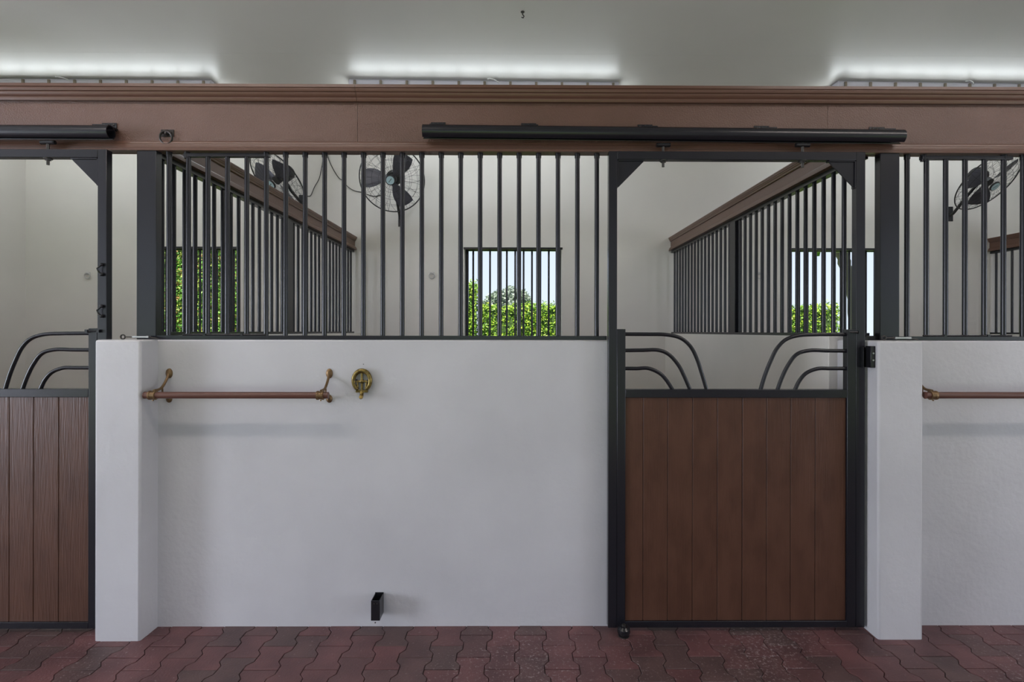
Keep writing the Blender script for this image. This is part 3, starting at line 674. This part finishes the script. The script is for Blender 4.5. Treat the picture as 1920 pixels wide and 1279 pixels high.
# ---------------------------------------------------------------- fans
def fan(center, direction, wall_pt, roll, label, motor_side=0.0, badge_rot=0):
    d = Vector(direction).normalized()
    # local z -> facing direction
    Q = d.to_track_quat('Z', 'Y').to_matrix().to_4x4()
    Xm = Matrix.Translation(center) @ Q @ Matrix.Rotation(roll, 4, 'Z')
    RAD = 0.325
    r = thing('wall_fan', wall_pt, label, 'fan', 'wall fans in the stalls')
    circ = lambda rr, h, n=56: [(rr * math.cos(2 * math.pi * k / n), rr * math.sin(2 * math.pi * k / n), h) for k in range(n)]
    MB().tube(circ(RAD, 0), 0.0062, 8, True, Xm).build('guard_rim', M['wire'], r)
    for nm, sg, hz, r0 in (('front_guard', 1, 0.085, 0.045), ('rear_guard', -1, 0.075, 0.06)):
        mb = MB(); N = 40 if sg > 0 else 28
        for k in range(N):
            a0 = 2 * math.pi * k / N; pts = []
            for q in range(7):
                t = q / 6; rr = r0 + (RAD - r0) * t; a = a0 + 0.30 * t * t * (1 if k % 2 else -0.4)
                pts.append((rr * math.cos(a), rr * math.sin(a), sg * hz * (1 - t ** 2.4)))
            mb.tube(pts, 0.0012, 5, X=Xm)
        for rr in (0.12, 0.19, 0.26): mb.tube(circ(rr, sg * hz * (1 - ((rr - r0) / (RAD - r0)) ** 2.4), 44), 0.0013, 5, True, Xm)
        mb.build(nm, M['wire'], r)
    MB().lathe([(0.048, 0.078), (0.050, 0.086), (0.046, 0.094)], 28, Xm).build('hub_cap', M['motor'], r)
    MB().lathe([(0.040, 0.093), (0.040, 0.096)], 28, Xm).build('badge', M['badge'], r)
    mb = MB()
    for q in range(5): mb.box(-0.024 + q * 0.0095, -0.0175 + q * 0.0095, -0.004, 0.004, 0.096, 0.0965, Xm @ Matrix.Rotation(badge_rot, 4, 'Z'))
    mb.build('badge_print', M['motor'], r)
    for k in range(3):
        a = 2 * math.pi * k / 3; vs = []; nr, nc = 7, 6
        for i in range(nr):
            t = i / (nr - 1); rr = 0.045 + (0.285 - 0.045) * t
            half = (0.20 + 0.34 * math.sin(math.pi * (0.18 + 0.62 * t)))
            for j in range(nc):
                u = j / (nc - 1) * 2 - 1; aa = a + u * half * (1.0 - 0.25 * t) + 0.15 * t
                vs.append((rr * math.cos(aa), rr * math.sin(aa), 0.028 * u * (0.5 + t * .7) + 0.006 * (1 - u * u)))
        n0 = len(vs); vs2 = vs + [(p[0], p[1], p[2] - 0.003) for p in vs]; fs = []
        for i in range(nr - 1):
            for j in range(nc - 1):
                q = i * nc + j; fs += [(q, q + 1, q + nc + 1, q + nc), (q + n0, q + nc + n0, q + nc + 1 + n0, q + 1 + n0)]
        edge = [j for j in range(nc)] + [i * nc + nc - 1 for i in range(1, nr)] + [(nr - 1) * nc + j for j in range(nc - 2, -1, -1)] + [i * nc for i in range(nr - 2, 0, -1)]
        for q in range(len(edge)):
            e0, e1 = edge[q], edge[(q + 1) % len(edge)]; fs.append((e0, e1, e1 + n0, e0 + n0))
        MB().add(vs2, fs, Xm).build('blade', M['blade'], r)
    MB().lathe([(0.045, -0.02), (0.045, 0.02)], 20, Xm).build('blade_hub', M['motor'], r)
    MB().lathe([(0.02, -0.055), (0.062, -0.062), (0.078, -0.08), (0.08, -0.16), (0.066, -0.185), (0.02, -0.19)], 28, Xm).build('motor', M['motor'], r)
    back = Xm @ Vector((0, 0, -0.13)); wp = Vector(wall_pt); n_y = -1
    el = Vector((back.x * 0.55 + wp.x * 0.45, back.y * 0.75 + wp.y * 0.25, back.z - 0.10))
    MB().tube([back, back + Vector((0, 0, -0.09)), el + Vector((0, 0, -0.06)), wp + Vector((0, -0.05, -0.02)), wp + Vector((0, -0.004, -0.04))], 0.015, 10).build('arm', M['motor'], r)
    MB().box(wp.x - 0.03, wp.x + 0.03, wp.y - 0.008, wp.y, wp.z - 0.10, wp.z + 0.06).build('wall_plate', M['motor'], r, 0.002)
    return r
def at3(px, py, Y): X, z = P(px, py, Y); return (X, Y, z)
YFN = YB - 0.42
fan(at3(735, 336, YFN), (0.03, -1, -0.42), at3(752, 408, YB), R(50), 'wall fan behind the long grille, its round wire guard seen almost face on')
fan(at3(520, 337, YB - 0.38), (-0.42, -0.57, -0.66), at3(566, 376, YB), R(20), 'wall fan seen edge-tilted above the left partition rail, turned to the left')
fan(at3(1852, 341, YB - 0.40), (0.21, -0.68, -0.70), at3(1781, 398, YB), R(50), 'wall fan behind the right grille, tilted and turned towards the right')
# cords
def cord(pts, label):
    p = smoothpath([at3(a, b, YB - 0.008) for a, b in pts], 6)
    tag(MB().tube(p, 0.0042, 6).build('power_cord', M['rubber'], origin=p[0]), label, 'cord', 'fan power cords on the back wall')
cord([(577, 368), (583, 366), (590, 350), (598, 336), (602, 320), (605, 300), (607, 262)], 'black power cord climbing the back wall from the left fan')
cord([(611, 262), (614, 290), (621, 310), (634, 332), (644, 340), (652, 350), (665, 358), (680, 361), (700, 368), (722, 364)], 'black power cord sagging down the back wall to the face-on fan')

# ---------------------------------------------------------------- outdoors
struct(MB().box(-40, 40, YB + TH, 60, -0.3, -0.05).box(-40, 40, -40, YA - 0.4, -0.3, -0.05).build('ground', M['grass']))
def leaves(mb, pos_fn, n, size):
    for _ in range(n):
        p, nrm = pos_fn(); p = Vector(p)
        d = Vector((random.gauss(0, 1), random.gauss(0, 1), random.gauss(0, 1) )).normalized()
        nn = (Vector(nrm) * 1.1 + d).normalized()
        t = nn.cross(Vector((random.gauss(0, 1), random.gauss(0, 1), random.gauss(0, 1)))).normalized(); b = nn.cross(t)
        s = size * random.uniform(0.6, 1.2)
        o_ = len(mb.v)
        mb.v += [tuple(p - t * s), tuple(p + b * s * 0.45 + nn * s * .12), tuple(p + t * s), tuple(p - b * s * 0.45 + nn * s * .12)]
        mb.f.append((o_, o_ + 1, o_ + 2, o_ + 3))
def hedge(x0, x1, y0, y1, h, n, m, label, size=0.027):
    r = thing('hedge', ((x0 + x1) / 2, (y0 + y1) / 2, -0.05), label, 'hedge')
    ins = 0.045
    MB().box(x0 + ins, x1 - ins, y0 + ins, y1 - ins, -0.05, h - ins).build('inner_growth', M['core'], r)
    def f():
        q = random.random()
        lump = 0.05 * math.sin(random.random() * 6.28)
        x = random.uniform(x0, x1)
        if q < 0.80:
            z = random.uniform(max(0, h - 2.4), h); return (x, y0 + abs(random.gauss(0, 0.06)) + 0.03 * math.sin(x * 7) * math.cos(z * 6), z + .02 * math.sin(x * 11)), (0, -1, 0.3)
        if q < 0.95: return (x, random.uniform(y0, y1), h + random.gauss(0, 0.035) + 0.03 * math.sin(x * 5)), (0, 0, 1)
        return (random.choice((x0, x1)), random.uniform(y0, y1), random.uniform(0, h)), (0, -1, 0.2)
    mb = MB(); leaves(mb, f, n, size); mb.build('foliage', m, r, smooth=False)
    return r
YHG = 6.2
hh = PZ(575, YHG, 960); hs = PX(896, YHG)
hedge(hs + 0.06, PX(1577, YHG), YHG, YHG + 0.8, hh, 42000, M['leaf_h'], 'low clipped yellow-green hedge outside, seen through middle and right windows')
hedge(PX(780, YHG), hs - 0.03, YHG, YHG + 0.8, PZ(535, YHG, 880), 12000, M['leaf_h'], 'taller green hedge section at the left side of the middle window')
hedge(PX(225, YHG - 1), PX(455, YHG - 1), YHG - 1, YHG - 0.2, PZ(430, YHG - 1, 350), 34000, M['leaf_r'], 'tall mixed green and reddish hedge filling the left window')
# grey-green tree crown behind the hedge
def tree(cx_, cy_, cz, rx, rz, n, label, lm='leaf_t'):
    r = thing('tree', (cx_, cy_, -0.05), label, 'tree')
    MB().tube(smoothpath([(cx_, cy_, -0.05), (cx_ + .1, cy_, cz * 0.4), (cx_, cy_, cz)], 4), [0.16] * 9, 10).build('trunk', M['bark'], r)
    cl = []
    while len(cl) < 40:
        v = Vector((random.uniform(-1, 1), random.uniform(-1, 1), random.uniform(-1, 1)))
        if v.length < 0.8: cl.append(v)
    def f():
        c = random.choice(cl); v = Vector((random.gauss(0, 1), random.gauss(0, 1), random.gauss(0, 1))).normalized() * random.uniform(0.6, 1) * 0.38
        return (cx_ + (c[0] + v.x) * rx, cy_ + (c[1] + v.y) * rx, cz + (c[2] + v.z) * rz), v
    mb = MB(); leaves(mb, f, n, 0.06); mb.build('crown', M[lm], r, smooth=False)
YT = 13.0
Xt, zt3 = P(958, 570, YT)
tree(Xt, YT, zt3 - 0.25, 0.80, 0.72, 22000, 'grey-green leafy tree beyond the hedge in the middle window')
# palm trunk at right
r = thing('palm_tree', (PX(1605, 8), 8, -0.05), 'brown palm trunk crossing the right side of the right window', 'tree')
pp = smoothpath([at3(1610, 760, 8), at3(1600, 560, 8), at3(1585, 500, 8), at3(1574, 455, 8), at3(1560, 400, 8)], 6)
MB().tube([(p[0], 8, max(p[2], -0.05)) for p in pp], [0.10 + 0.02 * (k % 2) for k in range(len(pp))], 12).build('trunk', M['bark'], r)
top = pp[-1]; mb = MB()
for k in range(16):
    a = k * 2.399; L_ = 1.3
    prev = None
    for q in range(9):
        t = q / 8; c = Vector((top[0] + math.cos(a) * L_ * t, 8 + math.sin(a) * L_ * t, top[2] + 0.5 * t - 1.1 * t * t)); wv = 0.05 + 0.16 * math.sin(math.pi * min(1, t + .1))
        sd = Vector((-math.sin(a), math.cos(a), 0)) * wv
        if prev:
            o_ = len(mb.v); mb.v += [tuple(prev[0]), tuple(prev[1]), tuple(c + sd - Vector((0, 0, .08))), tuple(c - sd - Vector((0, 0, .08)))]; mb.f.append((o_, o_ + 1, o_ + 2, o_ + 3))
        prev = (c - sd - Vector((0, 0, .08)), c + sd - Vector((0, 0, .08)))
mb.build('frond', M['leaf_h'], r, smooth=False)
